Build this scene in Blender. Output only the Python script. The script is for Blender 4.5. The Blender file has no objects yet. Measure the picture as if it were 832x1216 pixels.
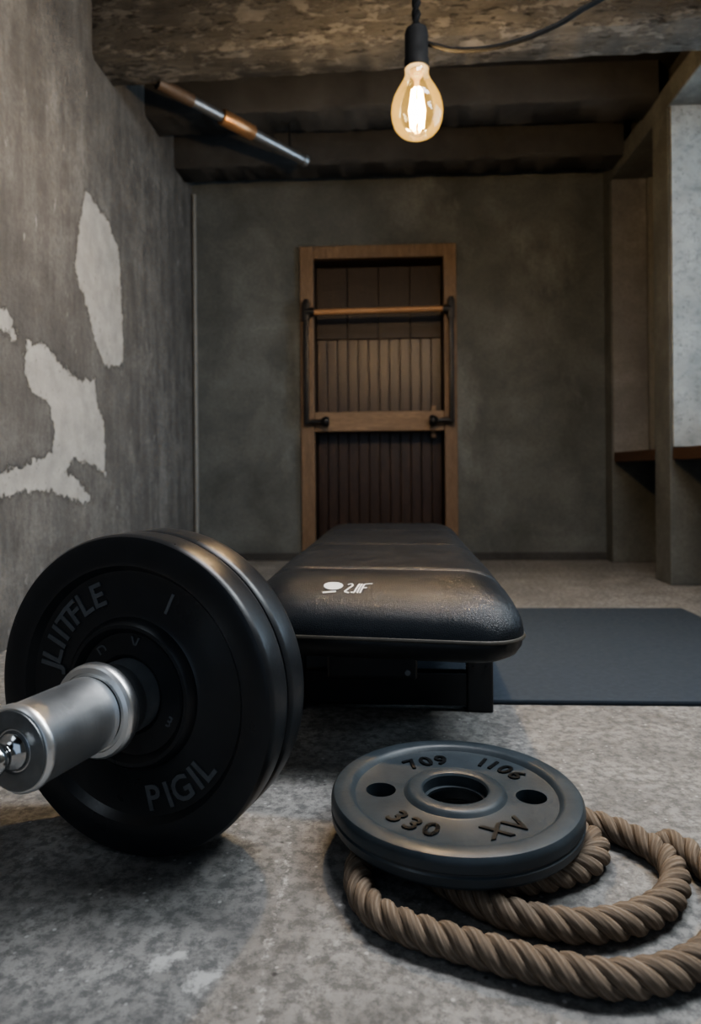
import bpy, bmesh, math, random
from math import sin, cos, pi, radians, sqrt, hypot, atan2, exp
from mathutils import Vector, Matrix
random.seed(7)
sc = bpy.context.scene
COL = sc.collection

# ------------------------------------------------------------------ helpers
def link(o, parent=None):
    COL.objects.link(o)
    if parent: o.parent = parent
    return o

def tag(o, label=None, cat=None, group=None, kind=None):
    if label: o['label'] = label
    if cat: o['category'] = cat
    if group: o['group'] = group
    if kind: o['kind'] = kind
    return o

def empty(name, loc=(0, 0, 0), mat=None):
    o = bpy.data.objects.new(name, None)
    o.empty_display_size = .05
    if mat is not None: o.matrix_world = mat
    else: o.location = loc
    return link(o)

def obj(name, bm, mat, parent=None, smooth=True, angle=38):
    me = bpy.data.meshes.new(name)
    bmesh.ops.recalc_face_normals(bm, faces=bm.faces[:])
    if smooth:
        for f in bm.faces: f.smooth = True
        a = radians(angle)
        for e in bm.edges:
            if len(e.link_faces) == 2 and e.calc_face_angle(0) > a: e.smooth = False
    bm.to_mesh(me); bm.free()
    if mat: me.materials.append(mat)
    return link(bpy.data.objects.new(name, me), parent)

def box(bm, c, s, bevel=0, seg=2, rz=0):
    r = bmesh.ops.create_cube(bm, size=1)
    vs = r['verts']
    for v in vs:
        v.co = Vector((v.co.x*s[0], v.co.y*s[1], v.co.z*s[2]))
    if bevel:
        es = list({e for v in vs for e in v.link_edges})
        rb = bmesh.ops.bevel(bm, geom=es, offset=bevel, segments=seg, profile=.6, affect='EDGES')
        vs = list({v for f in rb['faces'] for v in f.verts} | {v for v in vs if v.is_valid})
    m = Matrix.Rotation(rz, 3, 'Z')
    for v in vs: v.co = m @ v.co + Vector(c)
    return bm

def bx(x0, x1, y0, y1, z0, z1, bevel=0, bm=None, seg=2):
    return box(bm or bmesh.new(), ((x0+x1)/2, (y0+y1)/2, (z0+z1)/2), (x1-x0, y1-y0, z1-z0), bevel, seg)

def tube(bm, pts, r, n=12, cap=True):
    pts = [Vector(p) for p in pts]
    rs = r if isinstance(r, (list, tuple)) else [r]*len(pts)
    rings = []
    prev = None
    for i, p in enumerate(pts):
        t = (pts[min(i+1, len(pts)-1)] - pts[max(i-1, 0)]).normalized()
        if prev is None:
            a = Vector((0, 0, 1)) if abs(t.z) < .9 else Vector((1, 0, 0))
            u = t.cross(a).normalized()
        else:
            u = (prev - t*prev.dot(t)).normalized()
        prev = u
        w = t.cross(u)
        rings.append([bm.verts.new(p + rs[i]*(u*cos(2*pi*k/n) + w*sin(2*pi*k/n))) for k in range(n)])
    for A, B in zip(rings, rings[1:]):
        for k in range(n):
            bm.faces.new((A[k], A[(k+1) % n], B[(k+1) % n], B[k]))
    if cap:
        bm.faces.new(rings[0][::-1]); bm.faces.new(rings[-1])
    return bm

def lathe(bm, prof, n=96, closed=False, cap=False):
    """prof: list of (r, z) revolved round Z; r == 0 makes a pole"""
    rings = []
    for r, z in prof:
        if r < 1e-6: rings.append([bm.verts.new((0, 0, z))])
        else: rings.append([bm.verts.new((r*cos(2*pi*k/n), r*sin(2*pi*k/n), z)) for k in range(n)])
    pairs = list(zip(rings, rings[1:]))
    if closed: pairs.append((rings[-1], rings[0]))
    for A, B in pairs:
        for k in range(n):
            j = (k+1) % n
            if len(A) == 1 and len(B) == 1: continue
            if len(A) == 1: bm.faces.new((A[0], B[j], B[k]))
            elif len(B) == 1: bm.faces.new((A[k], A[j], B[0]))
            else: bm.faces.new((A[k], A[j], B[j], B[k]))
    return bm

def spline(pts, step):
    """Catmull-Rom through pts, resampled about every step"""
    P = [Vector(p) for p in pts]
    P = [2*P[0]-P[1]] + P + [2*P[-1]-P[-2]]
    dense = []
    for i in range(1, len(P)-2):
        a, b, c, d = P[i-1:i+3]
        for k in range(40):
            t = k/40
            dense.append(.5*((2*b) + (c-a)*t + (2*a-5*b+4*c-d)*t*t + (3*b-a-3*c+d)*t**3))
    dense.append(P[-2])
    out = [dense[0]]; acc = 0
    for a, b in zip(dense, dense[1:]):
        L = (b-a).length
        while acc + L >= step:
            q = (step-acc)/L
            a = a.lerp(b, q); L = (b-a).length; acc = 0
            out.append(a.copy())
        acc += L
    return out

def glyph(ch, size, depth, bold=0.0):
    """verts (centred in x, baseline 0) and faces of one character"""
    cu = bpy.data.curves.new('glyph', 'FONT')
    cu.body = ch; cu.size = size; cu.extrude = depth/2; cu.offset = bold; cu.resolution_u = 3
    o = bpy.data.objects.new('glyph', cu); COL.objects.link(o)
    dg = bpy.context.evaluated_depsgraph_get(); dg.update()
    me = o.evaluated_get(dg).to_mesh()
    vs = [v.co.copy() for v in me.vertices]; fs = [tuple(p.vertices) for p in me.polygons]
    o.evaluated_get(dg).to_mesh_clear()
    bpy.data.objects.remove(o); bpy.data.curves.remove(cu)
    x0 = min(v.x for v in vs); x1 = max(v.x for v in vs)
    for v in vs: v.x -= (x0+x1)/2
    return vs, fs, x1-x0

def arc_text(parent, mat, name, text, angles, radius, size, z, depth, outward=True, bold=0.0, sx=1.0):
    """characters on a circle round Z; outward: tops point away from the centre"""
    for ch, ang in zip(text, angles):
        if ch == ' ': continue
        vs, fs, w = glyph(ch, size, depth, bold)
        a = radians(ang)
        rot = a - pi/2 if outward else a + pi/2
        c = Vector((cos(a), sin(a), 0))*radius
        R = Matrix.Rotation(rot, 3, 'Z')
        bm = bmesh.new()
        nv = [bm.verts.new(R @ Vector((v.x*sx, v.y - size*.35, v.z)) + c + Vector((0, 0, z))) for v in vs]
        for f in fs:
            try: bm.faces.new([nv[i] for i in f])
            except ValueError: pass
        obj(name, bm, mat, parent, smooth=False)

def apply_bool(o, cutter_bm):
    me = bpy.data.meshes.new('cutter'); cutter_bm.to_mesh(me); cutter_bm.free()
    c = bpy.data.objects.new('cutter', me); COL.objects.link(c)
    m = o.modifiers.new('b', 'BOOLEAN'); m.object = c; m.operation = 'DIFFERENCE'; m.solver = 'EXACT'
    dg = bpy.context.evaluated_depsgraph_get(); dg.update()
    new = bpy.data.meshes.new_from_object(o.evaluated_get(dg))
    o.modifiers.clear(); o.data = new
    bpy.data.objects.remove(c); bpy.data.meshes.remove(me)

# ------------------------------------------------------------------ materials
class N:
    def __init__(s, name):
        s.m = bpy.data.materials.new(name); s.m.use_nodes = True
        s.t = s.m.node_tree; s.t.nodes.clear()
        s.out = s.n('ShaderNodeOutputMaterial'); s.p = s.n('ShaderNodeBsdfPrincipled')
        s.l(s.p.outputs[0], s.out.inputs[0])
        s.co = s.n('ShaderNodeTexCoord').outputs['Object']
    def n(s, kind, **kw):
        x = s.t.nodes.new(kind)
        for k, v in kw.items(): setattr(x, k, v)
        return x
    def l(s, a, b): s.t.links.new(a, b)
    def put(s, a, inp):
        if hasattr(a, 'links'): s.l(a, inp)
        else: inp.default_value = a
    def scale(s, v):
        x = s.n('ShaderNodeMapping'); s.l(s.co, x.inputs[0]); x.inputs['Scale'].default_value = v
        return x.outputs[0]
    def noise(s, sc_, detail=4, rough=.55, vec=None, dist=0):
        x = s.n('ShaderNodeTexNoise'); s.l(vec or s.co, x.inputs['Vector'])
        x.inputs['Scale'].default_value = sc_; x.inputs['Detail'].default_value = detail
        x.inputs['Roughness'].default_value = rough; x.inputs['Distortion'].default_value = dist
        return x.outputs['Fac']
    def voro(s, sc_, vec=None, feature='F1', out='Distance'):
        x = s.n('ShaderNodeTexVoronoi', feature=feature); s.l(vec or s.co, x.inputs['Vector'])
        x.inputs['Scale'].default_value = sc_
        return x.outputs[out]
    def ramp(s, fac, *stops):
        x = s.n('ShaderNodeValToRGB'); s.l(fac, x.inputs[0])
        e = x.color_ramp.elements
        while len(e) < len(stops): e.new(.5)
        for el, (p, c) in zip(e, stops):
            el.position = p
            el.color = (c, c, c, 1) if isinstance(c, (int, float)) else (*c, 1)
        return x.outputs[0]
    def mix(s, fac, a, b, mode='MIX'):
        x = s.n('ShaderNodeMix', data_type='RGBA', blend_type=mode)
        s.put(fac, x.inputs[0])
        for v, i in ((a, 6), (b, 7)):
            if isinstance(v, tuple): v = (*v, 1)
            s.put(v, x.inputs[i])
        return x.outputs[2]
    def math(s, op, a, b=0.0):
        x = s.n('ShaderNodeMath', operation=op); s.put(a, x.inputs[0]); s.put(b, x.inputs[1])
        return x.outputs[0]
    def attr(s, name): return s.n('ShaderNodeAttribute', attribute_name=name).outputs['Fac']
    def bump(s, h, strength=.3, dist=.01, prev=None):
        x = s.n('ShaderNodeBump'); s.l(h, x.inputs['Height'])
        x.inputs['Strength'].default_value = strength; x.inputs['Distance'].default_value = dist
        if prev: s.l(prev, x.inputs['Normal'])
        return x.outputs[0]
    def done(s, color, rough=.6, metal=0.0, normal=None, spec=None):
        if isinstance(color, tuple): color = (*color, 1)
        s.put(color, s.p.inputs['Base Color']); s.put(rough, s.p.inputs['Roughness'])
        s.put(metal, s.p.inputs['Metallic'])
        if normal: s.l(normal, s.p.inputs['Normal'])
        if spec is not None: s.p.inputs['Specular IOR Level'].default_value = spec
        return s.m

def m_simple(name, col, rough, metal=0.0, ns=60, var=.25, bump=.08, bd=.002, rvar=.12, spec=None):
    w = N(name)
    f = w.noise(ns, 5)
    c = w.mix(f, tuple(x*(1-var) for x in col), tuple(x*(1+var) for x in col))
    r = w.ramp(w.noise(ns*.3, 4), (.3, max(0, rough-rvar)), (.7, min(1, rough+rvar)))
    return w.done(c, r, metal, w.bump(w.noise(ns*4, 3), bump, bd), spec)

def m_plaster_left():
    w = N('peeling_plaster')
    big = w.noise(1.6, 6, .6)
    mid = w.noise(7, 8, .65)
    streak = w.noise(3, 6, .65, w.scale((1, 4.2, .7)))
    fine = w.noise(70, 6, .7)
    base = w.ramp(mid, (.30, (.066, .064, .062)), (.5, (.118, .113, .107)), (.72, (.20, .193, .182)))
    base = w.mix(w.ramp(streak, (.42, 0), (.70, .55)), base, (.25, .243, .228))
    base = w.mix(w.ramp(big, (.35, .5), (.6, 0)), base, (.085, .08, .075))
    base = w.mix(w.ramp(fine, (.35, .45), (.6, 0)), base, (.06, .058, .055))
    # exposed lighter coat: signed distance stored on the mesh, roughened with noise
    d = w.math('ADD', w.attr('peel'), w.math('MULTIPLY', w.math('SUBTRACT', w.noise(26, 7, .7), .5), .10))
    mask = w.ramp(d, (.0, 0), (.008, 1))
    edge = w.ramp(w.math('ABSOLUTE', d), (.0, 1), (.010, 0))
    pl = w.ramp(w.noise(12, 6, .6), (.3, (.26, .255, .238)), (.7, (.38, .37, .345)))
    pl = w.mix(w.ramp(w.noise(45, 4, .6), (.62, 0), (.72, .8)), pl, (.17, .16, .15))
    c = w.mix(mask, base, pl)
    c = w.mix(w.math('MULTIPLY', edge, .55), c, (.05, .047, .043))
    spot = w.ramp(w.noise(10, 8, .7, w.scale((1, 1.6, .6))), (.63, 0), (.70, .6))
    c = w.mix(spot, c, (.36, .35, .335))
    h = w.math('ADD', w.math('MULTIPLY', mask, -.5), w.math('ADD', w.math('MULTIPLY', fine, .35), w.math('MULTIPLY', mid, .5)))
    return w.done(c, w.ramp(mid, (.3, .75), (.7, .95)), 0, w.bump(h, .75, .012), .3)

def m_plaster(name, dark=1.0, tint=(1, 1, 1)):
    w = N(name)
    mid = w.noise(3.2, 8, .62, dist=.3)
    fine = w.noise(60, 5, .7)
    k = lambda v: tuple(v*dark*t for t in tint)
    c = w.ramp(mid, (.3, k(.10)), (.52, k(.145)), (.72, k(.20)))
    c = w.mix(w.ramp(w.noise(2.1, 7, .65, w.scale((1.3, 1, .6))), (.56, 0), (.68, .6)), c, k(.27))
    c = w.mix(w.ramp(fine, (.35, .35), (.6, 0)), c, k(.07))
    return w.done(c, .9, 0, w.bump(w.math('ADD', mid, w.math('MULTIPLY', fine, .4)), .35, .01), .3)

def m_floor():
    w = N('floor_concrete')
    big = w.noise(1.3, 6, .6)
    mid = w.noise(9, 9, .68, dist=.4)
    fine = w.noise(55, 8, .75)
    c = w.ramp(mid, (.30, (.17, .165, .157)), (.5, (.29, .282, .267)), (.72, (.43, .418, .395)))
    c = w.mix(w.ramp(big, (.38, .5), (.62, 0)), c, (.14, .138, .135))
    c = w.mix(w.ramp(fine, (.42, .7), (.56, 0)), c, (.075, .075, .076))
    c = w.mix(w.ramp(w.noise(40, 4, .6), (.63, 0), (.74, .6)), c, (.46, .45, .43))
    spk = w.voro(38)
    c = w.mix(w.ramp(spk, (.06, .7), (.12, 0)), c, (.47, .46, .45))
    d = w.math('ADD', w.attr('stain'), w.math('MULTIPLY', w.math('SUBTRACT', w.noise(60, 6, .7), .5), .05))
    c = w.mix(w.ramp(d, (0, 0), (.008, .8)), c, (.52, .51, .49))
    pit = w.voro(13)
    c = w.mix(w.ramp(pit, (.02, .9), (.05, 0)), c, (.05, .05, .05))
    r = w.ramp(mid, (.3, .55), (.7, .82))
    h = w.math('ADD', w.math('MULTIPLY', fine, .6), mid)
    return w.done(c, r, 0, w.bump(h, .55, .006), .35)

def m_beam(name, k=1.0):
    w = N(name)
    v = w.scale((.7, 3, 3))
    g = w.noise(6, 9, .72, v, .3)
    flake = w.noise(9, 9, .72, w.scale((.8, 1.5, 2.4)), .2)
    c = w.ramp(g, (.3, (.08*k, .075*k, .068*k)), (.5, (.145*k, .138*k, .125*k)), (.72, (.235*k, .225*k, .205*k)))
    pm = w.ramp(flake, (.50, 0), (.56, 1))
    c = w.mix(w.math('MULTIPLY', pm, .65), c, w.ramp(w.noise(30, 5), (.3, (.28*k, .265*k, .24*k)), (.7, (.38*k, .36*k, .33*k))))
    dk = w.ramp(w.noise(12, 8, .75, v), (.56, 0), (.63, .85))
    c = w.mix(dk, c, (.045*k, .04*k, .036*k))
    h = w.math('ADD', w.math('MULTIPLY', pm, .5), w.math('SUBTRACT', g, dk))
    return w.done(c, .9, 0, w.bump(h, .7, .012), .25)

def m_wood(name, a, b, vec=(6, 6, .7), rough=.55):
    w = N(name)
    v = w.scale(vec)
    g = w.noise(6, 8, .65, v, 1.2)
    f = w.noise(38, 4, .6, v)
    c = w.mix(w.ramp(g, (.3, 0), (.7, 1)), a, b)
    c = w.mix(w.ramp(f, (.4, .45), (.6, 0)), c, tuple(x*.5 for x in a))
    return w.done(c, rough, 0, w.bump(w.math('ADD', g, f), .25, .003))

def m_leather():
    w = N('black_leather')
    v = w.voro(340, feature='DISTANCE_TO_EDGE')
    n = w.noise(7, 6, .6)
    c = w.mix(n, (.008, .0105, .0135), (.016, .019, .024))
    r = w.ramp(w.noise(14, 5), (.3, .30), (.7, .44))
    h = w.ramp(v, (0, 0), (.25, 1))
    b = w.bump(h, .30, .0012)
    b = w.bump(w.noise(5, 3), .25, .012, b)
    return w.done(c, r, 0, b, .42)

def m_rope():
    w = N('manila_rope')
    uv = w.n('ShaderNodeUVMap', uv_map='rope').outputs[0]
    mp = w.n('ShaderNodeMapping'); w.l(uv, mp.inputs[0]); mp.inputs['Scale'].default_value = (16, 15, 1)
    fib = w.noise(2.2, 5, .6, mp.outputs[0])
    sep = w.n('ShaderNodeSeparateXYZ'); w.l(uv, sep.inputs[0])
    ph = w.math('ADD', w.math('MULTIPLY', sep.outputs[0], 170), w.math('MULTIPLY', sep.outputs[1], 2*pi*9))
    yarn = w.math('SINE', ph)
    n = w.noise(30, 5)
    c = w.mix(w.ramp(fib, (.3, 0), (.7, 1)), (.125, .096, .071), (.31, .25, .192))
    c = w.mix(w.ramp(n, (.35, .4), (.65, 0)), c, (.10, .078, .058))
    c = w.mix(w.ramp(yarn, (.0, .4), (.4, 0)), c, (.08, .055, .036))
    b = w.bump(yarn, .3, .0008)
    b = w.bump(fib, .5, .0012, b)
    return w.done(c, .85, 0, b, .25)

def m_emit(name, col, strength):
    w = N(name)
    e = w.n('ShaderNodeEmission'); e.inputs[0].default_value = (*col, 1); e.inputs[1].default_value = strength
    w.l(e.outputs[0], w.out.inputs[0])
    return w.m

def m_glass(name, tint, glow=None):
    w = N(name)
    tr = w.n('ShaderNodeBsdfTransparent'); tr.inputs[0].default_value = (*tint, 1)
    gl = w.n('ShaderNodeBsdfGlossy'); gl.inputs['Roughness'].default_value = .03
    fr = w.n('ShaderNodeFresnel'); fr.inputs[0].default_value = 1.5
    mx = w.n('ShaderNodeMixShader'); w.l(fr.outputs[0], mx.inputs[0]); w.l(tr.outputs[0], mx.inputs[1]); w.l(gl.outputs[0], mx.inputs[2])
    o = mx.outputs[0]
    if glow:
        em = w.n('ShaderNodeEmission'); em.inputs[0].default_value = (*glow[0], 1)
        n = w.noise(25, 4)
        w.l(w.math('MULTIPLY', w.ramp(n, (.3, .6), (.7, 1)), glow[1]), em.inputs[1])
        ad = w.n('ShaderNodeAddShader'); w.l(o, ad.inputs[0]); w.l(em.outputs[0], ad.inputs[1]); o = ad.outputs[0]
    w.l(o, w.out.inputs[0])
    return w.m

def m_steel():
    w = N('brushed_steel')
    n = w.noise(30, 6, .6, w.scale((1, 1, 9)))
    c = w.mix(n, (.80, .81, .82), (.92, .93, .93))
    c = w.mix(w.ramp(w.noise(45, 5), (.64, 0), (.78, .35)), c, (.3, .3, .3))
    r = w.ramp(w.noise(20, 6), (.3, .33), (.7, .40))
    return w.done(c, r, 1.0, w.bump(n, .08, .001))

M_LEFT = m_plaster_left()
M_BACK = m_plaster('back_plaster', .86, (.93, 1, .99))
M_RIGHT = m_plaster('pier_plaster', .9, (.96, 1, .95))
def m_conc():
    w = N('pale_concrete')
    c = w.ramp(w.noise(6, 8, .65, dist=.4), (.3, (.20, .215, .215)), (.7, (.36, .375, .37)))
    c = w.mix(w.ramp(w.voro(26), (.06, .8), (.11, 0)), c, (.06, .065, .065))
    c = w.mix(w.ramp(w.noise(40, 6, .7), (.36, .6), (.5, 0)), c, (.13, .14, .14))
    return w.done(c, .8, 0, w.bump(w.noise(40, 6), .4, .004), .3)
M_CONC = m_conc()
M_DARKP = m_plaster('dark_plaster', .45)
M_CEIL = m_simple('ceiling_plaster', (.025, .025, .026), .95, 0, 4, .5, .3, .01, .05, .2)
M_FLOOR = m_floor()
M_BEAM = m_beam('peeling_beam', .58)
M_BEAM2 = m_simple('dark_beam', (.05, .05, .05), .9, 0, 5, .55, .4, .01, .05, .2)
M_OAK = m_wood('oak_frame', (.13, .083, .05), (.22, .147, .093))
M_OAKH = m_wood('oak_rail', (.17, .112, .068), (.28, .19, .12), (.7, 6, 6))
M_ROD = m_wood('oak_rod', (.36, .19, .09), (.46, .26, .13), (.7, 6, 6), .4)
M_PLANK = m_wood('dark_planks', (.020, .0115, .0085), (.070, .040, .028), (7, 7, .6), .34)
M_HEAD = m_wood('header_board', (.016, .0095, .007), (.038, .022, .0145), (7, 7, .6), .5)
M_SHELF = m_wood('walnut_shelf', (.055, .028, .016), (.10, .052, .028), (6, .7, 6), .55)
M_BLACK = m_simple('black_powder_coat', (.012, .012, .013), .45, 0, 90, .2, .1, .001)
M_BLACKM = m_simple('black_iron', (.014, .014, .015), .42, .3, 70)
M_RUBBER = m_simple('black_rubber_plate', (.017, .0187, .0215), .33, 0, 40, .25, .12, .0015, .08)
M_RAISED = m_simple('worn_raised_letter', (.10, .106, .112), .5, 0, 60, .4, .1, .001)
M_PLATE = m_simple('blue_black_iron', (.034, .045, .054), .42, .0, 35, .35, .14, .0015, .12)
M_RECESS = m_simple('shaded_letter', (.006, .007, .008), .35, 0, 60)  # shade of engraved recesses put into the colour of proud numerals
M_STEEL = m_steel()
M_CHROME = m_simple('chrome', (.62, .63, .64), .14, 1, 50, .1, .02, .0005, .04)
M_DSTEEL = m_simple('dark_steel', (.20, .21, .215), .42, .8, 60, .3)
M_LEATHER = m_leather()
M_VINYL = m_simple('black_vinyl', (.008, .009, .010), .5, 0, 120, .2, .15, .001)
M_PIPING = m_simple('tan_piping', (.07, .062, .05), .4, 0, 80)
M_SEAM = m_simple('lit_grey_seam', (.055, .055, .056), .45, 0, 80)  # light caught by the seams is put into this lighter grey
M_WHITE = m_simple('white_print', (.72, .72, .70), .5, 0, 90, .05, .02, .0005)
M_MAT = m_simple('blue_black_mat', (.038, .050, .066), .80, 0, 220, .22, .5, .002, .08, .3)
M_ROPE = m_rope()
M_COPPER = m_simple('copper', (.42, .235, .12), .42, .75, 40, .25)
M_GALV = m_simple('galvanised', (.22, .225, .23), .40, .8, 40, .25)
M_CORD = m_simple('black_cord', (.006, .006, .006), .85, 0, 150, .2, .4, .001, spec=.1)
M_GLASS = m_glass('amber_glass', (1.0, .86, .62), ((1.0, .62, .19), .36))
M_PANE = m_glass('window_glass', (.92, .97, 1.0))
M_FIL = m_emit('filament_glow', (1.0, .62, .26), 55)
M_TRIM = m_simple('grey_conduit', (.20, .20, .19), .6, 0, 30)

# ------------------------------------------------------------------ room
XL, XR, YB, ZC = -1.15, 1.31, 4.05, 2.46
YF = -1.7

def sdf(p, poly):
    x, y = p; d = 1e9; ins = False
    for (x0, y0), (x1, y1) in zip(poly, poly[1:]+poly[:1]):
        ex, ey = x1-x0, y1-y0; wx, wy = x-x0, y-y0
        t = max(0, min(1, (wx*ex+wy*ey)/(ex*ex+ey*ey+1e-12)))
        d = min(d, hypot(wx-ex*t, wy-ey*t))
        if (y0 > y) != (y1 > y) and x < ex*(y-y0)/(y1-y0)+x0: ins = not ins
    return d if ins else -d

def grid_mesh(name, us, vs, place, field, attr, mat):
    verts = []; vals = []
    for v in vs:
        for u in us:
            verts.append(place(u, v)); vals.append(field(u, v))
    n = len(us)
    faces = [(j*n+i, j*n+i+1, (j+1)*n+i+1, (j+1)*n+i) for j in range(len(vs)-1) for i in range(n-1)]
    me = bpy.data.meshes.new(name); me.from_pydata(verts, [], faces)
    a = me.attributes.new(attr, 'FLOAT', 'POINT'); a.data.foreach_set('value', vals)
    me.materials.append(mat); me.update()
    return link(bpy.data.objects.new(name, me))

def frange(a, b, s):
    n = max(1, round((b-a)/s)); return [a+(b-a)*i/n for i in range(n+1)]

PEEL = [
 [(2.562,1.648),(2.654,1.632),(2.786,1.6),(2.892,1.529),(2.918,1.434),(2.942,1.217),(2.947,1.012),(2.746,.973),(2.681,1.021),(2.612,1.109),(2.554,1.211),(2.484,1.279),(2.47,1.306),(2.501,1.437)],
 [(2.12,.967),(2.274,.979),(2.377,.923),(2.548,.894),(2.647,.914),(2.661,.831),(2.733,.752),(2.745,.525),(2.632,.56),(2.457,.59),(2.389,.543),(2.54,.494),(2.614,.426),(2.481,.423),(2.276,.47),(2.112,.475),(1.969,.462),(1.85,.44),(1.85,.54),(1.97,.543),(2.139,.576),(2.291,.616),(2.304,.69),(2.27,.781),(2.159,.792),(2.108,.867)],
 [(1.85,1.10),(1.978,1.046),(2.023,1.036),(2.08,.983),(2.07,.947),(2.013,.956),(1.90,1.0)],
]
w = grid_mesh('wall_left', frange(YF, 1.6, .3)[:-1] + frange(1.6, 3.2, .015)[:-1] + frange(3.2, YB, .15),
              frange(0, .3, .1)[:-1] + frange(.3, 1.75, .015)[:-1] + frange(1.75, ZC, .1),
              lambda u, v: (XL, u, v), lambda u, v: max(-.2, max(sdf((u, v), p) for p in PEEL)), 'peel', M_LEFT)
tag(w, kind='structure')

STAIN = [[(-.263,.72),(-.25,.743),(-.223,.75),(-.213,.739),(-.236,.716),(-.254,.708)],
         [(-.215,.69),(-.204,.714),(-.18,.72),(-.177,.708),(-.19,.682),(-.204,.677)],
         [(-.140,.967),(-.137,.905),(-.136,.85),(-.138,.802),(-.137,.758),(-.132,.696),(-.128,.647),(-.122,.647),(-.127,.696),(-.131,.758),(-.133,.802),(-.130,.85),(-.131,.905),(-.135,.967)]]
w = grid_mesh('floor', frange(-1.3, -.35, .2)[:-1] + frange(-.35, 0, .006)[:-1] + frange(0, 1.8, .2),
              frange(YF, .6, .3)[:-1] + frange(.6, 1.0, .006)[:-1] + frange(1.0, 4.4, .2),
              lambda u, v: (u, v, 0), lambda u, v: max(-.2, max(sdf((u, v), p) for p in STAIN)), 'stain', M_FLOOR)
tag(w, kind='structure')

# back wall with the doorway opening
DX0, DX1, DZ = -.492, .442, 1.887          # outer frame
bm = bx(XL-.1, DX0+.03, YB, YB+.1, 0, ZC)
bx(DX1-.03, XR+.35, YB, YB+.1, 0, ZC, bm=bm); bx(DX0+.03, DX1-.03, YB, YB+.1, DZ-.03, ZC, bm=bm)
tag(obj('wall_back', bm, M_BACK, smooth=False), kind='structure')

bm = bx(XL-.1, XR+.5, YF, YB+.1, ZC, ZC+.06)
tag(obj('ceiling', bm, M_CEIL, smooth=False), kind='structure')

# right wall: piers, lintel and the wall behind the niches
NZ = 2.19
bm = bx(XR, XR+.30, 3.15, 3.325, 0, NZ, .006)
bx(XR, XR+.30, 3.93, YB, 0, NZ, .006, bm); bx(XR, XR+.30, YF, YB, NZ, 2.30, .006, bm)
bx(XR, XR+.30, YF, 1.65, 0, NZ, .006, bm)
tag(obj('wall_right', bm, M_RIGHT, smooth=False), kind='structure')
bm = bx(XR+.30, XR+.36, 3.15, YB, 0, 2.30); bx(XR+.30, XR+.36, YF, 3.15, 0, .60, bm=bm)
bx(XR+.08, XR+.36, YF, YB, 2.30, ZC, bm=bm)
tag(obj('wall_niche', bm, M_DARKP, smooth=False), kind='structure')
# smooth pale concrete facings on the two jambs that look to the camera
bm = bx(XR+.012, XR+.30, 3.138, 3.15, .635, NZ, .002)
tag(obj('trim_1', bm, M_CONC, smooth=False), kind='structure')
bm = bx(XR+.008, XR+.20, 3.918, 3.93, .63, NZ, .002)
tag(obj('trim_2', bm, m_plaster('far_jamb', 1.4), smooth=False), kind='structure')
bm = bx(XR+.205, XR+.235, 3.90, 3.93, .63, NZ, .004)
tag(obj('trim_3', bm, M_TRIM, smooth=False), kind='structure')
# thin conduit in the left corner
tag(obj('trim_4', tube(bmesh.new(), [(-1.133, 4.035, 0), (-1.133, 4.035, 2.22)], .013, 10), M_TRIM), kind='structure')
# skirting
tag(obj('baseboard_back', bx(XL, DX0, YB-.012, YB, 0, .045, .003), M_DARKP, smooth=False), kind='structure')
tag(obj('baseboard_right', bx(DX1, XR, YB-.012, YB, 0, .045, .003), M_DARKP, smooth=False), kind='structure')

# window in the near niche (daylight comes through it)
win = empty('window_1', (XR+.33, 2.40, 1.40)); tag(win, kind='structure')
def wpart(name, bm, mat, p=win):
    o = obj(name, bm, mat, p, smooth=False); o.matrix_parent_inverse = Matrix.Translation(p.location).inverted(); return o
bm = bmesh.new()
for y0, y1, z0, z1 in ((1.65, 1.70, .60, NZ), (3.10, 3.15, .60, NZ), (1.70, 3.10, .60, .65), (1.70, 3.10, NZ-.05, NZ), (2.385, 2.415, .65, NZ-.05)):
    bx(XR+.31, XR+.35, y0, y1, z0, z1, .003, bm)
wpart('window_frame', bm, M_TRIM)
wpart('pane', bx(XR+.327, XR+.333, 1.70, 3.10, .65, NZ-.05), M_PANE)

# shelves set in the niches
for (y0, y1, lab) in ((3.325, 3.915, 'dark brown wooden shelf board in the far niche left of the pier'),
                      (1.655, 3.135, 'dark brown wooden shelf board under the pale concrete face at the right edge')):
    o = obj('niche_shelf', bx(XR+.004, XR+.295, y0+.002, y1-.002, .575, .63, .004), M_SHELF, smooth=False)
    tag(o, lab, 'shelf', 'wooden shelves in the wall niches')

# ------------------------------------------------------------------ ceiling beams
def beam(x0, x1, y0, y1, z0, z1, mat, lab, yaw=0):
    bm = bmesh.new(); nx = 60
    prof = [(y0, z1), (y0, z0+.02), (y0+.015, z0), (y1-.012, z0), (y1, z0+.015), (y1, z1)]
    yc = (y0+y1)/2; rnd = random.Random(lab)
    rows = []
    for i in range(nx+1):
        x = x0 + (x1-x0)*i/nx
        row = []
        for k, (y, z) in enumerate(prof):
            j = .006 if 0 < k < 5 else 0
            row.append(bm.verts.new((x, y + yaw*(x) + rnd.uniform(-j, j)*.6, z + rnd.uniform(-j, j)*.6)))
        rows.append(row)
    for A, B in zip(rows, rows[1:]):
        for k in range(len(prof)):
            j = (k+1) % len(prof)
            bm.faces.new((A[k], A[j], B[j], B[k]))
    bm.faces.new(rows[0]); bm.faces.new(rows[-1][::-1])
    o = obj('ceiling_beam', bm, mat, angle=50)
    return tag(o, lab, 'beam', 'beams under the ceiling', 'structure')
beam(XL, XR, 2.60, 2.82, 2.205, ZC, M_BEAM, 'flaking pale beam nearest the camera, behind the light bulb', -.04)
beam(XL, XR, 3.24, 3.46, 2.285, ZC, M_BEAM2, 'dark beam in the middle under the ceiling')
beam(XL, XR, 3.70, 3.90, 2.235, ZC, M_BEAM2, 'dark beam closest to the back wall')

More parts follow.
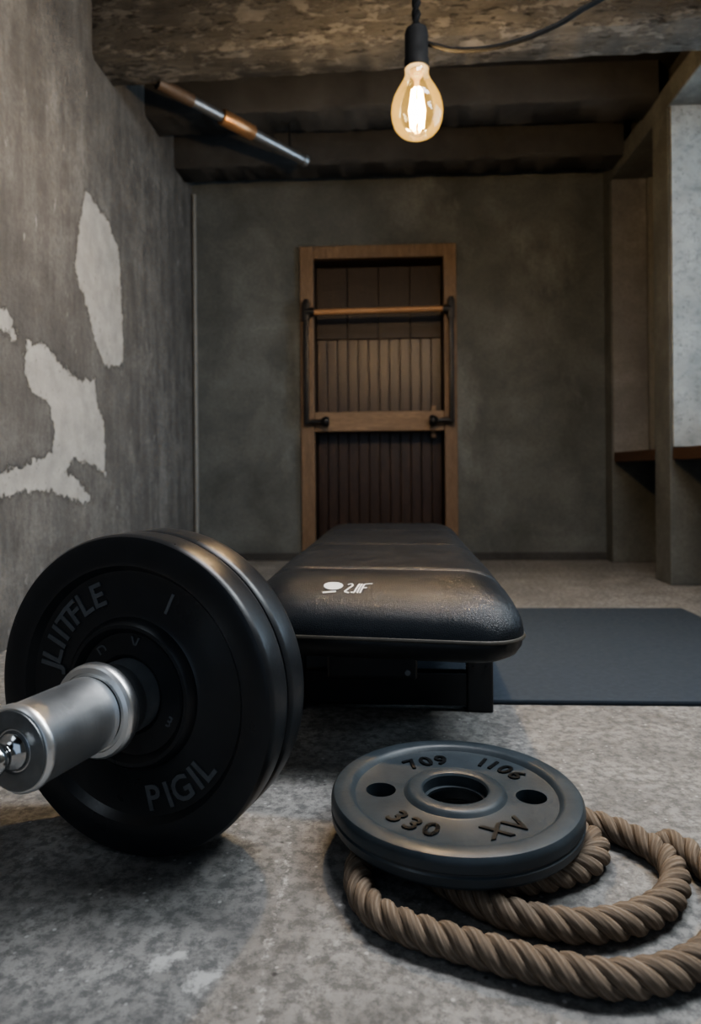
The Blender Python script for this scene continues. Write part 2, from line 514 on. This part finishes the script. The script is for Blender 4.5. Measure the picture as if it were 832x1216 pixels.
# ------------------------------------------------------------------ doorway
door = empty('door_1', (0, YB, 0)); tag(door, kind='structure')
def dpart(name, bm, mat, **k):
    o = obj(name, bm, mat, door, **k); o.matrix_parent_inverse = Matrix.Translation((0, -YB, 0)); return o
FW = .082
bm = bx(DX0, DX0+FW, YB-.025, YB+.02, 0, DZ, .004); bx(DX1-FW+.006, DX1, YB-.025, YB+.02, 0, DZ, .004, bm)
bx(DX0+FW, DX1-FW+.006, YB-.025, YB+.02, DZ-.075, DZ, .004, bm)
dpart('door_frame', bm, M_OAK, smooth=False)
ix0, ix1 = DX0+FW, DX1-FW+.006
bm = bx(ix0-.02, ix0, YB+.02, YB+.21, 0, DZ); bx(ix1, ix1+.02, YB+.02, YB+.20, 0, DZ, bm=bm); bx(ix0, ix1, YB+.02, YB+.20, DZ-.075, DZ-.055, bm=bm)
dpart('reveal', bm, M_HEAD, smooth=False)
bm = bmesh.new(); n = 12; pw = (ix1-ix0)/n
for i in range(n):
    bx(ix0+i*pw+.0025, ix0+(i+1)*pw-.0025, YB+.16, YB+.185, .005, 1.36, .004, bm)
bx(ix0, ix1, YB+.185, YB+.20, 0, DZ-.075, bm=bm)
dpart('plank_panel', bm, M_PLANK, smooth=False)
bm = bmesh.new()
for i in range(4):
    bx(ix0+i*pw*3+.002, ix0+(i+1)*pw*3-.002, YB+.145, YB+.182, 1.36, DZ-.08, .003, bm)
dpart('header_panel', bm, M_HEAD, smooth=False)
dpart('cross_rail', bx(ix0, ix1, YB-.012, YB+.05, .775, .893, .006), M_OAKH, smooth=False)
dpart('latch', bx(ix1-.055, ix1-.025, YB-.004, YB+.02, .74, .775, .003).copy() if False else bx(ix1-.075, ix1-.045, YB+.05, YB+.09, .735, .93, .004), M_OAKH, smooth=False)

pull = empty('pull_bar', (-.02, YB-.06, .80))
tag(pull, 'wooden pull bar across the doorway between two black metal uprights ending in round knobs', 'pull bar')
def ppart(name, bm, mat, p=pull, **k):
    o = obj(name, bm, mat, p, **k); o.matrix_parent_inverse = Matrix.Translation(pull.location).inverted() if p is pull else Matrix.Identity(4); return o
ppart('rod', tube(bmesh.new(), [(-.43, YB-.06, 1.482), (.385, YB-.06, 1.49)], .017, 14), M_ROD)
for s, x in ((1, -.452), (-1, .406)):
    bm = bx(x-.014, x+.014, YB-.075, YB-.045, .815, 1.56, .006)
    bx(x-.02, x+.02, YB-.080, YB-.040, 1.43, 1.545, .008, bm)
    for z in (1.40, .88): bx(x-.008, x+.008, YB-.05, YB-.026, z-.01, z+.01, bm=bm)
    ppart('upright', bm, M_BLACKM)
    ppart('rod_socket', tube(bmesh.new(), [(x, YB-.06, 1.486), (x+s*.05, YB-.06, 1.486)], .026, 16), M_BLACKM)
    k = lathe(bmesh.new(), [(0, 0), (.014, 0), (.014, .085), (.022, .090), (.030, .105), (.031, .118), (.024, .132), (0, .136)], 20)
    o = ppart('knob', k, M_BLACKM)
    o.matrix_parent_inverse = Matrix.Translation(pull.location).inverted()
    o.location = (x, YB-.06, .832); o.rotation_euler = (0, s*pi/2, 0)

# ------------------------------------------------------------------ pipe under the ceiling
A, B = Vector((-.95, 2.84, 2.205)), Vector((-.40, 3.42, 2.128))
pipe = empty('ceiling_pipe', A)
tag(pipe, 'slanting grey metal pipe with a copper sleeve under the dark ceiling beams', 'pipe')
inv = Matrix.Translation(-A)
def pp(name, bm, mat):
    o = obj(name, bm, mat, pipe); o.matrix_parent_inverse = inv; return o
pp('tube', tube(bmesh.new(), [A, B], .024, 18), M_GALV)
pp('sleeve', tube(bmesh.new(), [A.lerp(B, .40), A.lerp(B, .405), A.lerp(B, .615), A.lerp(B, .62)], [.033, .036, .036, .033], 20), M_COPPER)
pp('upper_sleeve', tube(bmesh.new(), [A.lerp(B, .0), A.lerp(B, .21)], .028, 20), m_simple('brown_wrap', (.07, .045, .028), .6))
pp('end_cap', tube(bmesh.new(), [B, B.lerp(A, -.03)], .030, 18), M_DSTEEL)
h = A.lerp(B, .9)
pp('hanger', tube(bmesh.new(), [h, (h.x, h.y, 2.30)], .005, 8), M_BLACKM)

# ------------------------------------------------------------------ pendant bulb
LP = Vector((.1085, 2.0, 0))
lamp = empty('pendant_lamp', (LP.x, LP.y, 1.52))
tag(lamp, 'glowing clear filament bulb in a black socket hanging from a dark cord', 'lamp')
linv = Matrix.Translation(-lamp.location)
def lp(name, bm, mat, p=lamp):
    o = obj(name, bm, mat, p)
    if p is lamp: o.matrix_parent_inverse = linv
    return o
def shifted(bm):
    for v in bm.verts: v.co += LP
    return bm
lp('socket', shifted(lathe(bmesh.new(), [(0, 1.846), (.020, 1.845), (.031, 1.838), (.0345, 1.826), (.0345, 1.752), (.0365, 1.748), (.0365, 1.722), (.031, 1.718), (0, 1.718)], 40)), m_simple('socket_black', (.006, .006, .006), .75, 0, 60, spec=.12))
gp = [(.0345, 1.735), (.0350, 1.715), (.0360, 1.700), (.044, 1.682), (.0575, 1.660), (.069, 1.637), (.0755, 1.613), (.0770, 1.594), (.0745, 1.572), (.066, 1.549), (.052, 1.533), (.034, 1.5235), (.016, 1.5200), (0, 1.5195)]
o = lp('glass_bulb', shifted(lathe(bmesh.new(), gp, 48)), M_GLASS)
bm = bmesh.new()
for k in range(6):
    a = 2*pi*k/6
    tube(bm, [(LP.x+.012*cos(a), LP.y+.012*sin(a), 1.662), (LP.x+.021*cos(a), LP.y+.021*sin(a), 1.60), (LP.x+.016*cos(a), LP.y+.016*sin(a), 1.548)], .0042, 8)
lp('filament', bm, M_FIL)
bm = lathe(bmesh.new(), [(.022, 1.715), (.016, 1.70), (.008, 1.69), (.006, 1.672), (.012, 1.664), (0, 1.662)], 20)
lp('stem', shifted(bm), m_glass('stem_glass', (1, .9, .75), ((1, .6, .25), 1.2)))
# twisted cord above, running up to the ceiling
bm = bmesh.new()
for ph in (0, pi):
    tube(bm, [(LP.x+.0065*cos(ph+z*90), LP.y+.0065*sin(ph+z*90), z) for z in frange(1.842, ZC, .006)], .0072, 8)
lp('cord', bm, M_CORD)
lp('side_cable', tube(bmesh.new(), spline([(.140, 2.0, 1.797), (.17, 2.0, 1.788), (.221, 2.0, 1.775), (.32, 2.0, 1.776), (.418, 2.0, 1.797), (.516, 2.0, 1.835), (.589, 2.0, 1.877), (.68, 2.02, 1.94), (.80, 2.06, 2.08), (.86, 2.1, 2.3), (.87, 2.1, ZC)], .012), .0075, 10), M_CORD)

# ------------------------------------------------------------------ gym mat
bm = bx(-.32, 1.113, 1.548, 2.585, .001, .012, .004)
o = obj('exercise_mat', bm, M_MAT, smooth=False)
tag(o, 'flat blue black exercise mat on the floor under the bench', 'mat')

# ------------------------------------------------------------------ bench
BY = 1.176
bench = empty('weight_bench', (-.0134, BY, 0)); bench.rotation_euler = (0, 0, radians(-1.5))
tag(bench, 'black leather padded weight bench with a white mark on its front', 'bench')
HW, LEN, ZS = .2325, 1.40, .272
def halfw(y):
    r = .075; d = min(y, LEN-y)
    k = HW - .012*exp(-y/.1)*0
    return k if d >= r else k - r + sqrt(max(0, r*r-(r-d)**2))
def skew(x, y): return -.11*x*max(0, 1-y/LEN)
SEAMS = (.205, .625, 1.03)
def prof(t, p=2.5):
    t = max(0, min(1, t)); return (1-(1-t)**p)**(1/p)
def padz(x, y):
    hw = halfw(y); dx = hw-abs(x)
    f = prof(dx/.10)*prof(y/.175, 2.2)*prof((LEN-y)/.14)
    z = ZS + .082*f
    for s in SEAMS: z -= .009*f*exp(-((y-s)/.010)**2)
    return z + .004*f*sin(pi*max(0, min(1, (y-SEAMS[0])/(SEAMS[1]-SEAMS[0]))))
ys = [LEN*t for t in frange(0, 1, 1/150)]
ys = sorted(set([.0] + [.0015*k*k for k in range(1, 8)] + ys + [LEN-.0015*k*k for k in range(1, 8)] + [s+d for s in SEAMS for d in (-.02, -.013, -.008, -.004, 0, .004, .008, .013, .02)]))
us = [sin(pi/2*t) for t in frange(-1, 1, 1/28)]
bm = bmesh.new(); rows = []
for y in ys:
    hw = halfw(y)
    rows.append([bm.verts.new((u*hw, y + skew(u*hw, y), padz(u*hw, y))) for u in us])
for a, b in zip(rows, rows[1:]):
    for i in range(len(us)-1): bm.faces.new((a[i], a[i+1], b[i+1], b[i]))
cushion = obj('cushion', bm, M_LEATHER, bench, angle=80)
# outline for the lower shell and the piping
right = [(halfw(y), y) for y in ys]
outline = right + [(-x, y) for x, y in right[::-1]]
outline = [(x, y+skew(x, y)) for x, y in outline]
def shell(levels):
    bm = bmesh.new(); rings = []
    cx, cy = 0, LEN/2
    for z, ins in levels:
        rings.append([bm.verts.new((x*(1-ins/HW), cy+(y-cy)*(1-ins/(LEN/2)), z)) for x, y in outline])
    n = len(outline)
    for a, b in zip(rings, rings[1:]):
        for i in range(n):
            j = (i+1) % n; bm.faces.new((a[i], a[j], b[j], b[i]))
    bm.faces.new(rings[-1]); bm.faces.new(rings[0][::-1])
    return bm
obj('pad_underside', shell([(ZS-.0005, .004), (ZS-.004, .001), (ZS-.015, .003), (ZS-.028, .010), (ZS-.036, .022), (ZS-.039, .04)]), M_VINYL, bench, angle=60)
pts = [(x, y, ZS) for x, y in outline]
keep = [Vector(pts[0])]
for p in pts[1:]:
    if (Vector(p)-keep[-1]).length > .006: keep.append(Vector(p))
obj('piping', tube(bmesh.new(), keep + [keep[0]], .0032, 8), M_PIPING, bench)
for s, dst in zip(SEAMS[:2], (0, 0)):
    xs = frange(-.215, .215, .01)
    obj('seam', tube(bmesh.new(), [(x, s + skew(x, s), padz(x, s)+.001) for x in xs], .0028, 6), M_SEAM, bench)
# printed mark: an oval with a stroke beneath and slanted characters
bm = bmesh.new()
def onpad(x, y): return (x, y+skew(x, y), padz(x, y)+.0012)
ox, oy = -.076, .072
ring = []
NR = 28
cen = bm.verts.new(onpad(ox, oy))
for rr in (.34, .67, 1.0):
    ring.append([bm.verts.new(onpad(ox+.0165*rr*cos(2*pi*k/NR), oy+.0135*rr*sin(2*pi*k/NR))) for k in range(NR)])
for k in range(NR):
    j = (k+1) % NR
    bm.faces.new((cen, ring[0][k], ring[0][j]))
    for a, b in zip(ring, ring[1:]): bm.faces.new((a[k], a[j], b[j], b[k]))
def stroke(p, q, wd=.0035, n=6):
    p, q = Vector(p), Vector(q); t = (q-p).normalized(); nn = Vector((-t.y, t.x))*wd/2
    L, R = [], []
    for i in range(n+1):
        c = p.lerp(q, i/n)
        L.append(bm.verts.new(onpad(c.x+nn.x, c.y+nn.y))); R.append(bm.verts.new(onpad(c.x-nn.x, c.y-nn.y)))
    for i in range(n): bm.faces.new((L[i], R[i], R[i+1], L[i+1]))
stroke((ox-.016, oy-.022), (ox+.006, oy-.018), .004)
sx0, sy0, H2 = ox+.0185, oy-.021, .030
def seg(*pl, off=0):
    for a, b in zip(pl, pl[1:]):
        stroke((sx0+off*.8+a[0]*.0105+a[1]*.007, sy0+a[1]*H2), (sx0+off*.8+b[0]*.0105+b[1]*.007, sy0+b[1]*H2), .0030)
seg((0, .85), (.5, 1), (.9, .75), (.1, .1), (.9, 0), off=0)
seg((0, .05), (.3, .05), off=.015)
seg((.1, 0), (.25, .1), (.35, 1), off=.019)
seg((.2, 0), (.2, 1), off=.026)
seg((.1, 0), (.1, .95), (1.3, 1.05), off=.033)
seg((.1, .5), (.8, .55), off=.033)
obj('printed_mark', bm, M_WHITE, bench)
# the pad was drawn for a 0.47 m width; bring it to its real 0.52 m and seat it on the frame
for o in bench.children:
    for v in o.data.vertices: v.co = v.co*1.12 - Vector((0, 0, .0641))
# frame (bench-local: y from the pad's front edge)
TOP = .1968
for x in (-.205, .214):
    bm = bx(x-.0285, x+.0285, .326, .366, 0, TOP, .004)
    for k in (-.014, .014): tube(bm, [(x+k, .327, .100), (x+k, .322, .100)], .004, 8)
    obj('leg', bm, M_BLACK, bench, smooth=False)
for x in (-.205, .214):
    obj('leg', bx(x-.0285, x+.0285, 1.15, 1.19, .0125, TOP, .004), M_BLACK, bench, smooth=False)
obj('crossbar', bx(-.1764, .1854, .329, .363, .013, .086, .003), M_BLACK, bench, smooth=False)
obj('crossbar', bx(-.1764, .1854, 1.153, 1.187, .024, .086, .003), M_BLACK, bench, smooth=False)
obj('spine', bx(-.045, .045, .27, 1.35, .145, TOP, .004), M_BLACK, bench, smooth=False)
br = obj('bracket', bx(-.112, .074, .211, .251, .104, TOP, .009, seg=3), M_BLACK, bench, smooth=False)
obj('bolt', tube(bmesh.new(), [(.054, .212, .121), (.054, .207, .121)], .006, 10), M_DSTEEL, br)
for x in (-.205, .214):
    obj('rail', bx(x-.018, x+.018, .369, 1.147, .160, TOP, .003), M_BLACK, bench, smooth=False)

# ------------------------------------------------------------------ barbell and its plates
ang = radians(16.5)
n_ = Vector((-sin(ang), -cos(ang), 0)); e1 = Vector((cos(ang), -sin(ang), 0)); up = Vector((0, 0, 1))
R3 = Matrix((e1, up, n_)).transposed()
R_BIG = .2245
FC = Vector((-.360, .920, R_BIG+.0008))            # centre of the front plate's rim face
def frame_at(c): return Matrix.Translation(c) @ R3.to_4x4()

def big_plate(c, lab, letters):
    p = empty('weight_plate', mat=frame_at(c)); tag(p, lab, 'weight plate', 'two plates loaded on the barbell')
    T = .055; r = R_BIG
    f = [(.0515, -.006), (.056, -.004), (.080, -.009), (.085, -.0085), (.089, -.003), (.0935, .001), (.0985, .001), (.103, -.003), (.107, -.012), (.112, -.0145),
         (.165, -.0145), (.172, -.013), (.1765, -.007), (.180, -.002), (.186, 0), (r-.010, 0), (r-.004, -.002), (r-.001, -.006), (r, -.012)]
    b = [(r, -T+.012), (r-.001, -T+.006), (r-.004, -T+.002), (r-.010, -T), (.186, -T), (.172, -T+.012), (.112, -T+.012), (.100, -T+.002), (.060, -T+.002), (.0515, -T+.005)]
    obj('disc', lathe(bmesh.new(), f+b, 144, closed=True), M_RUBBER, p, angle=30)
    if letters:
        arc_text(p, M_RAISED, 'letter', 'JLIITFLE', [170, 162, 154.5, 148.5, 141, 132.5, 123.5, 113], .146, .048, -.0140, .003, bold=.0009)
        arc_text(p, M_RAISED, 'letter', 'PIGIL', [-76, -66.5, -57, -46, -38], .146, .049, -.0140, .003, outward=False, bold=.0009)
        arc_text(p, M_RAISED, 'letter', 'I', [64], .143, .045, -.0140, .002)
        arc_text(p, M_RAISED, 'small_mark', 'DVmo', [128, 82, -26, -96], .073, .023, -.0078, .002, bold=.0004)
    return p
big_plate(FC, 'black rubber plate with raised letters, front one of the two on the bar', True)
big_plate(FC - n_*.0565, 'black rubber plate on the bar right behind the lettered plate', False)

bar = empty('barbell', mat=frame_at(FC))
tag(bar, 'steel barbell end with a bright collar ring, sticking out of the two upright plates', 'barbell')
S = 56
obj('hub', lathe(bmesh.new(), [(0, -.118), (.046, -.118), (.0495, -.114), (.0505, -.108), (.0505, .018), (.0495, .020), (.0495, .022), (.0505, .024), (.0505, .049), (0, .049)], S), m_simple('scuffed_black_hub', (.10, .108, .116), .36, .0, 30, .5, .15, .001), bar)
obj('collar_ring', lathe(bmesh.new(), [(.046, .050), (.056, .049), (.0600, .051), (.0618, .055), (.0618, .064), (.0606, .067), (.0590, .0685), (.0580, .070), (.0515, .071), (.0505, .0695), (.046, .0695)], S, closed=True), M_STEEL, bar)
obj('sleeve', lathe(bmesh.new(), [(.045, .07), (.0478, .075), (.0485, .084), (.0485, .182), (.0500, .184), (.0505, .187), (.0500, .191), (.0470, .1945), (.0455, .1945), (0, .1945)], S), M_STEEL, bar)
obj('end_cap', lathe(bmesh.new(), [(.0455, .1935), (.0450, .1965), (.0425, .1975), (.026, .1965), (.0235, .194), (.0225, .1946), (.0, .1946)], S), M_DSTEEL, bar)
obj('rod', lathe(bmesh.new(), [(0, .1946), (.0215, .195), (.0205, .201), (.016, .204), (.0125, .208), (.0120, .211)] + [(.0125+.0052*sin(pi*k/10), .212+.0022*k) for k in range(11)] + [(.0130, .240), (.0130, .270), (.0120, .274), (0, .275)], 48), M_CHROME, bar, angle=85)

# ------------------------------------------------------------------ flat plate
PC = Vector((.098, .967, .0405))
fp = empty('weight_plate', PC); fp.rotation_euler = (0, 0, radians(-4))
tag(fp, 'small blue black iron plate lying flat on the coiled rope', 'weight plate')
T, r = .042, .1765
pf = [(.0455, T-.004), (.0475, T-.001), (.050, T), (.064, T), (.0675, T-.0012), (.070, T-.004), (.073, T-.0075), (.079, T-.0085),
      (.138, T-.0085), (.1425, T-.0075), (.146, T-.003), (.149, T-.0008), (.152, T), (r-.010, T), (r-.004, T-.0018), (r-.0008, T-.006), (r, T-.011),
      (r, .022), (r-.0022, .020), (r-.0022, .018), (r, .016), (r-.001, .006), (r-.005, .001), (r-.012, 0), (.062, 0), (.0475, .001), (.0455, .004),
      (.0455, .018), (.041, .019), (.041, .023), (.0455, .024)]
disc = obj('disc', lathe(bmesh.new(), pf, 144, closed=True), M_PLATE, fp, angle=30)
disc.parent = None
cut = bmesh.new()
for s in (1, -1):
    bmesh.ops.create_cone(cut, cap_ends=True, segments=40, radius1=.0215, radius2=.0215, depth=.2, matrix=Matrix.Translation((s*.106, 0, .02)))
apply_bool(disc, cut)
disc.parent = fp
for pl in disc.data.polygons: pl.use_smooth = True
disc.data.set_sharp_from_angle(angle=radians(30))
zt = T-.0078
arc_text(fp, M_RECESS, 'numeral', '709', [126, 113, 100], .108, .042, zt, .003, bold=.0006)
arc_text(fp, M_RECESS, 'numeral', '1106', [66, 57, 46, 34], .114, .040, zt, .003, bold=.0006)
arc_text(fp, M_RECESS, 'numeral', '330', [-136, -122, -108], .108, .044, zt, .003, outward=False, bold=.0006)
arc_text(fp, M_RECESS, 'numeral', 'XV', [-64, -46], .110, .046, zt, .003, outward=False, bold=.0006)

# ------------------------------------------------------------------ rope
OUTER = [(.075, 1.0), (.03, .985), (.0, .955), (-.029, .908), (-.037, .85), (-.017, .793), (.028, .759), (.091, .733), (.157, .709), (.221, .693), (.284, .703), (.342, .734), (.385, .785), (.408, .835), (.414, .880), (.402, .928), (.380, .957)]
LOOP2 = [(.04, .925), (.048, .885), (.074, .849), (.111, .812), (.154, .785), (.218, .772), (.279, .786), (.332, .820), (.362, .866), (.367, .914), (.344, .960), (.308, .993), (.265, 1.018), (.215, 1.020), (.175, 1.0)]
LOOP3 = [(.225, .985), (.262, .985), (.284, .955), (.282, .922), (.257, .892), (.205, .866), (.150, .855), (.115, .868), (.105, .90)]
bm = bmesh.new()
uvl = bm.loops.layers.uv.new('rope')
RO, RS, PITCH, NS = .0099, .0097, .078, 10
for path in (OUTER, LOOP2, LOOP3):
    c = spline([(x, y, RO+RS*.92) for x, y in path], .0045)
    for s in range(3):
        rings = []
        for i, p in enumerate(c):
            t = (c[min(i+1, len(c)-1)]-c[max(i-1, 0)]).normalized()
            side = t.cross(Vector((0, 0, 1))).normalized(); upv = side.cross(t)
            a = -2*pi*(i*.0045/PITCH + s/3)
            rad = side*cos(a)+upv*sin(a); tang = -side*sin(a)+upv*cos(a)
            q = p + rad*RO
            d = (t - tang*(2*pi*RO/PITCH)).normalized()
            b2 = d.cross(rad).normalized()
            ring = []
            for k in range(NS):
                b = 2*pi*k/NS
                v = q + (rad*cos(b)*.94 + b2*sin(b)*1.02)*RS
                v.z = max(v.z, .0006)
                ring.append(bm.verts.new(v))
            rings.append(ring)
        for i, (A_, B_) in enumerate(zip(rings, rings[1:])):
            for k in range(NS):
                j = (k+1) % NS
                f = bm.faces.new((A_[k], A_[j], B_[j], B_[k]))
                for lo, (uu, vv) in zip(f.loops, ((i, k), (i, k+1), (i+1, k+1), (i+1, k))):
                    lo[uvl].uv = (uu*.0045, vv/NS)
        bm.faces.new(rings[0][::-1]); bm.faces.new(rings[-1])
o = obj('rope', bm, M_ROPE, angle=180)
tag(o, 'thick twisted brown rope coiled on the floor under the flat plate', 'rope')

# ------------------------------------------------------------------ light
def light(name, kind, loc, energy, color, rot=(0, 0, 0), **kw):
    d = bpy.data.lights.new(name, kind); d.energy = energy; d.color = color
    for k, v in kw.items(): setattr(d, k, v)
    o = bpy.data.objects.new(name, d); o.location = loc; o.rotation_euler = rot
    return link(o)
light('bulb_light', 'POINT', (LP.x, LP.y, 1.60), 95, (1.0, .78, .53), shadow_soft_size=.03)
light('window_light', 'AREA', (XR+.55, 2.4, 1.5), 55, (.76, .88, 1.0), (0, radians(90), 0), shape='RECTANGLE', size=1.5, size_y=1.5)
light('overhead_fill', 'AREA', (.45, 1.45, 2.42), 38, (.97, .97, 1.0), (radians(-14), 0, 0), shape='RECTANGLE', size=.8, size_y=.35)  # unseen overhead fill, added to brighten the foreground floor and plates
def aim(loc, at): return (Vector(at)-Vector(loc)).to_track_quat('-Z', 'Y').to_euler()
K = (1.24, 1.15, 1.75)
light('side_light', 'AREA', K, 42, (.88, .95, 1.0), aim(K, (-.1, .85, .1)), shape='RECTANGLE', size=.55, size_y=.75)
L2 = (-1.0, .1, 1.9)
light('front_fill', 'AREA', L2, 3.5, (.80, .90, 1.0), aim(L2, (-.35, .9, .2)), shape='RECTANGLE', size=.7, size_y=.7)  # unseen weak fill, added for highlights on the front plate and sleeve

wd = bpy.data.worlds.new('World'); sc.world = wd; wd.use_nodes = True
bg = wd.node_tree.nodes['Background']; bg.inputs[0].default_value = (.62, .78, 1.0, 1); bg.inputs[1].default_value = .65

# ------------------------------------------------------------------ camera
cd = bpy.data.cameras.new('Camera'); cam = bpy.data.objects.new('Camera', cd); link(cam)
cam.matrix_world = Matrix.Translation((0, 0, .534)) @ Matrix.Rotation(radians(2.8), 4, 'Z') @ Matrix.Rotation(pi/2, 4, 'X') @ Matrix.Rotation(radians(-.5), 4, 'Z')
cd.sensor_fit = 'VERTICAL'; cd.sensor_height = 36; cd.sensor_width = 36*832/1216
cd.lens = 800/1216*36; cd.shift_y = -48/1216
cd.clip_start = .02
cd.dof.use_dof = True; cd.dof.focus_distance = 1.02; cd.dof.aperture_fstop = 4.0
sc.camera = cam
sc.view_settings.view_transform = 'AgX'
sc.view_settings.look = 'AgX - Medium High Contrast'
sc.view_settings.exposure = 0.0
